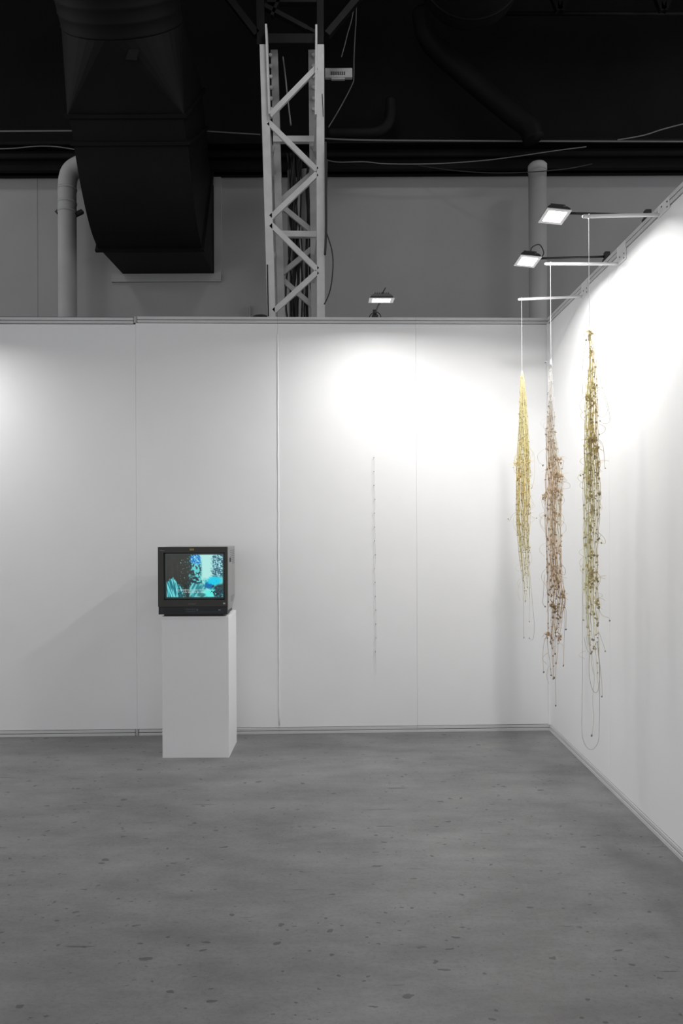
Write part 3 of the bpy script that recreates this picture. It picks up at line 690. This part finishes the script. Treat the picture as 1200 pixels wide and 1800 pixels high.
bm = thing('steel_beam', 'long dark steel beam along the top of the grey hall wall', 'beam', (0, 7.85, 5.6))
zb0, zb1 = P(800, 292, 7.75).z, P(800, 250, 7.75).z
obj('web', G().box(-8.8, 8.8, 7.86, 7.92, zb0, zb1), 'hall_black', bm)
obj('top_flange', G().box(-8.8, 8.8, 7.72, 7.98, zb1-.02, zb1+.012), 'steel_dark', bm)
obj('bottom_flange', G().box(-8.8, 8.8, 7.80, 7.98, zb0-.0, zb0+.02), 'hall_black', bm)
obj('conduit', G().tube([(-8.8, 7.80, zb0+.16), (8.8, 7.80, zb0+.16)], .03, 10), 'hall_black', bm, True)
def cable(label, pts, Y, r=.007, mt='line_grey'):
    ys = Y if hasattr(Y, '__len__') else [Y]*len(pts)
    tag(obj('cable', G().tube(smoothpts([P(x, y, q) for (x, y), q in zip(pts, ys)], 6), r, 6), mt, None, True), label, 'cable')
cable('pale straight cable along the dark beam, left of the duct', [(-40, 231), (40, 230.5), (134, 230)], 7.6, .009)
cable('pale cable along the dark beam from duct to white lattice column', [(354, 230), (400, 233), (457, 236.5)], 7.6, .008)
cable('pale long cable on the dark beam right of the lattice column', [(570, 243.5), (650, 246.5), (900, 248), (1230, 249)], 7.65, .010)
cable('thin grey drooping cable ends left of the duct', [(-30, 262), (20, 261), (65, 257), (100, 258), (139, 264)], 7.6, .006)
cable('thin wavy grey cable sagging below the dark beam to the right', [(572, 281), (595, 285), (640, 284.5), (680, 288), (760, 288), (840, 283), (900, 276), (975, 265), (1030, 258)], 7.66, .006)
cable('thin dark cable crossing the grey downpipe top', [(735, 291), (800, 300), (870, 304), (940, 302), (1000, 296), (1040, 288)], [7.79, 7.6, 7.45, 7.44, 7.6, 7.79], .006, 'cable_black')
cable('thin grey cable rising to the right edge above the beam', [(1085, 246), (1130, 238), (1165, 227), (1215, 214)], 7.5, .007)
cable('thin slack grey wire hanging past the white box', [(629, -140), (626, 20), (624, 60), (622, 100), (621.5, 135), (619, 148), (600, 185), (577, 224)], 7.3, .006)
cable('short slanting grey wire above the white box', [(634, -190), (623, 0), (610, 62), (600, 100)], 7.05, .005)
cable('grey wires hanging inside the top of the lattice column', [(497, 100), (501, 130), (504, 160), (508, 195), (511, 220)], 6.75, .008)
pipe('elbow_pipe', 'black horizontal pipe with elbow bending up above the beam', smoothpts([P(x, y, 7.7) for x, y in [(575, 234), (620, 234), (648, 234), (668, 230), (681, 218), (686, 200), (687, 175)]], 5), .065, 'steel_dark', 7.7)
pipe('diagonal_pipe', 'thick black diagonal pipe running down from the round duct', smoothpts([P(x, y, 7.5) for x, y in [(742, 20), (750, 60), (775, 92), (840, 150), (900, 200), (928, 222), (938, 246)]], 5), .115, 'duct_black', 7.5)
rd = thing('round_duct', 'dark round duct end hanging at the top right', 'duct', (P(822, -25, 6.8).x, 6.8, 6.4))
q = P(822, -27, 6.8)
obj('shell', G().tube([q+Vector((0, -2.2, 0)), q+Vector((0, -.9, 0)), q+Vector((0, -.2, 0)), q+Vector((0, -.06, 0)), q], [.50, .50, .50, .495, .46], 40), 'steel_dark', rd, True)
obj('seam_ring', G().tube([q+Vector((0, -.22, 0)), q+Vector((0, -.19, 0))], .508, 40), 'duct_black', rd, True)
for i, pxc in enumerate((983, 1165)):
    rf = thing('roof_truss_joint', 'dark roof lattice joint at the top edge, %s' % ('left of two' if i == 0 else 'right of two'), 'frame', P(pxc, 15, 7.2))
    for a, b_ in (((pxc-2, 20), (pxc-26, -40)), ((pxc+2, 20), (pxc+26, -40)), ((pxc, 18), (pxc, -40))): obj('bar', G().beam(P(*a, 7.2), P(*b_, 7.2), .05, .05), 'steel_dark', rf)
rc = tag(obj('roof_rail', G().tube([P(890, 24, 7.4), P(1230, 24, 7.4)], .02, 8), 'steel_dark', None, True), 'faint dark horizontal rail near the ceiling at right', 'rail')

# white box beside the column
q0, q1 = P(571, 136, 6.9), P(619, 119, 6.9)
wbx = thing('wall_box', 'small white ventilated box beside the lattice column top', 'box', ((q0.x+q1.x)/2, 6.95, q0.z))
obj('case', G().box(q0.x, q1.x, 6.9, 6.94, q0.z, q1.z), 'truss_paint_shaded', wbx, bevel=.006)
for k in range(8):
    a, b_ = P(581+k*3.3, 132, 6.9), P(583.2+k*3.3, 126, 6.9)
    obj('grille_slot', G().box(a.x, b_.x, 6.897, 6.905, a.z, b_.z), 'cable_black', wbx)
a, b_ = P(582, 138.5, 6.9), P(606, 135.5, 6.9); obj('bottom_cover', G().box(a.x, b_.x, 6.905, 6.935, a.z, b_.z), 'truss_paint_shaded', wbx, bevel=.005)
obj('mounting_arm', G().box(P(560, 128, 6.9).x, q0.x+.01, 6.915, 6.93, q0.z+.03, q0.z+.05), 'steel_dark', wbx)

# odds behind the top of the booth wall
q = P(434, 548, 7.9)
tag(obj('socket_strip', G().box(q.x-.02, q.x+.03, HW-.04, HW, q.z-.3, q.z+.09).box(q.x-.008, q.x+.004, HW-.05, HW-.035, q.z-.04, q.z+.07), 'hall_grey'), 'small grey conduit stub on the hall wall left of the column', 'conduit')
tag(obj('cable_arc', G().tube(smoothpts([P(x, y, 6.9) for x, y in [(438, 566), (447, 557), (458, 555), (468, 557), (478, 566)]]), .014, 6), 'cable_black', None, True), 'thick black cable arching just above the back wall rail', 'cable')

# unseen high-bay lamps added for hall light, most set near the grey wall
for i, (x, y) in enumerate([(-4.2, 5.0), (0.2, 4.8), (4.4, 5.0), (0, -4)]):
    t = thing('unseen_hall_lamp', ['unseen high-bay lamp placed to light the hall wall, left', 'unseen high-bay lamp placed to light the hall wall, centre', 'unseen high-bay lamp placed to light the hall wall, right', 'unseen high-bay lamp over the hall behind the viewer'][i], 'lamp', (x, y, 7.3), 'unseen hall high-bay lamps')
    obj('shade', G().tube([(x, y, 7.6), (x, y, 7.55), (x, y, 7.3)], [.08, .2, .42], 24, False), 'lamp_black', t, True)
    obj('stem', G().tube([(x, y, 7.999), (x, y, 7.59)], .015, 8), 'lamp_black', t, True)
    la = bpy.data.lights.new('bulb', 'AREA'); la.shape = 'DISK'; la.size = .76; la.energy = HALL_POWER*(1 if i < 3 else .4); la.color = (1, .99, .97)
    lo = bpy.data.objects.new('bulb', la); C.objects.link(lo); lo.parent = t; lo.location = (0, 0, .02)
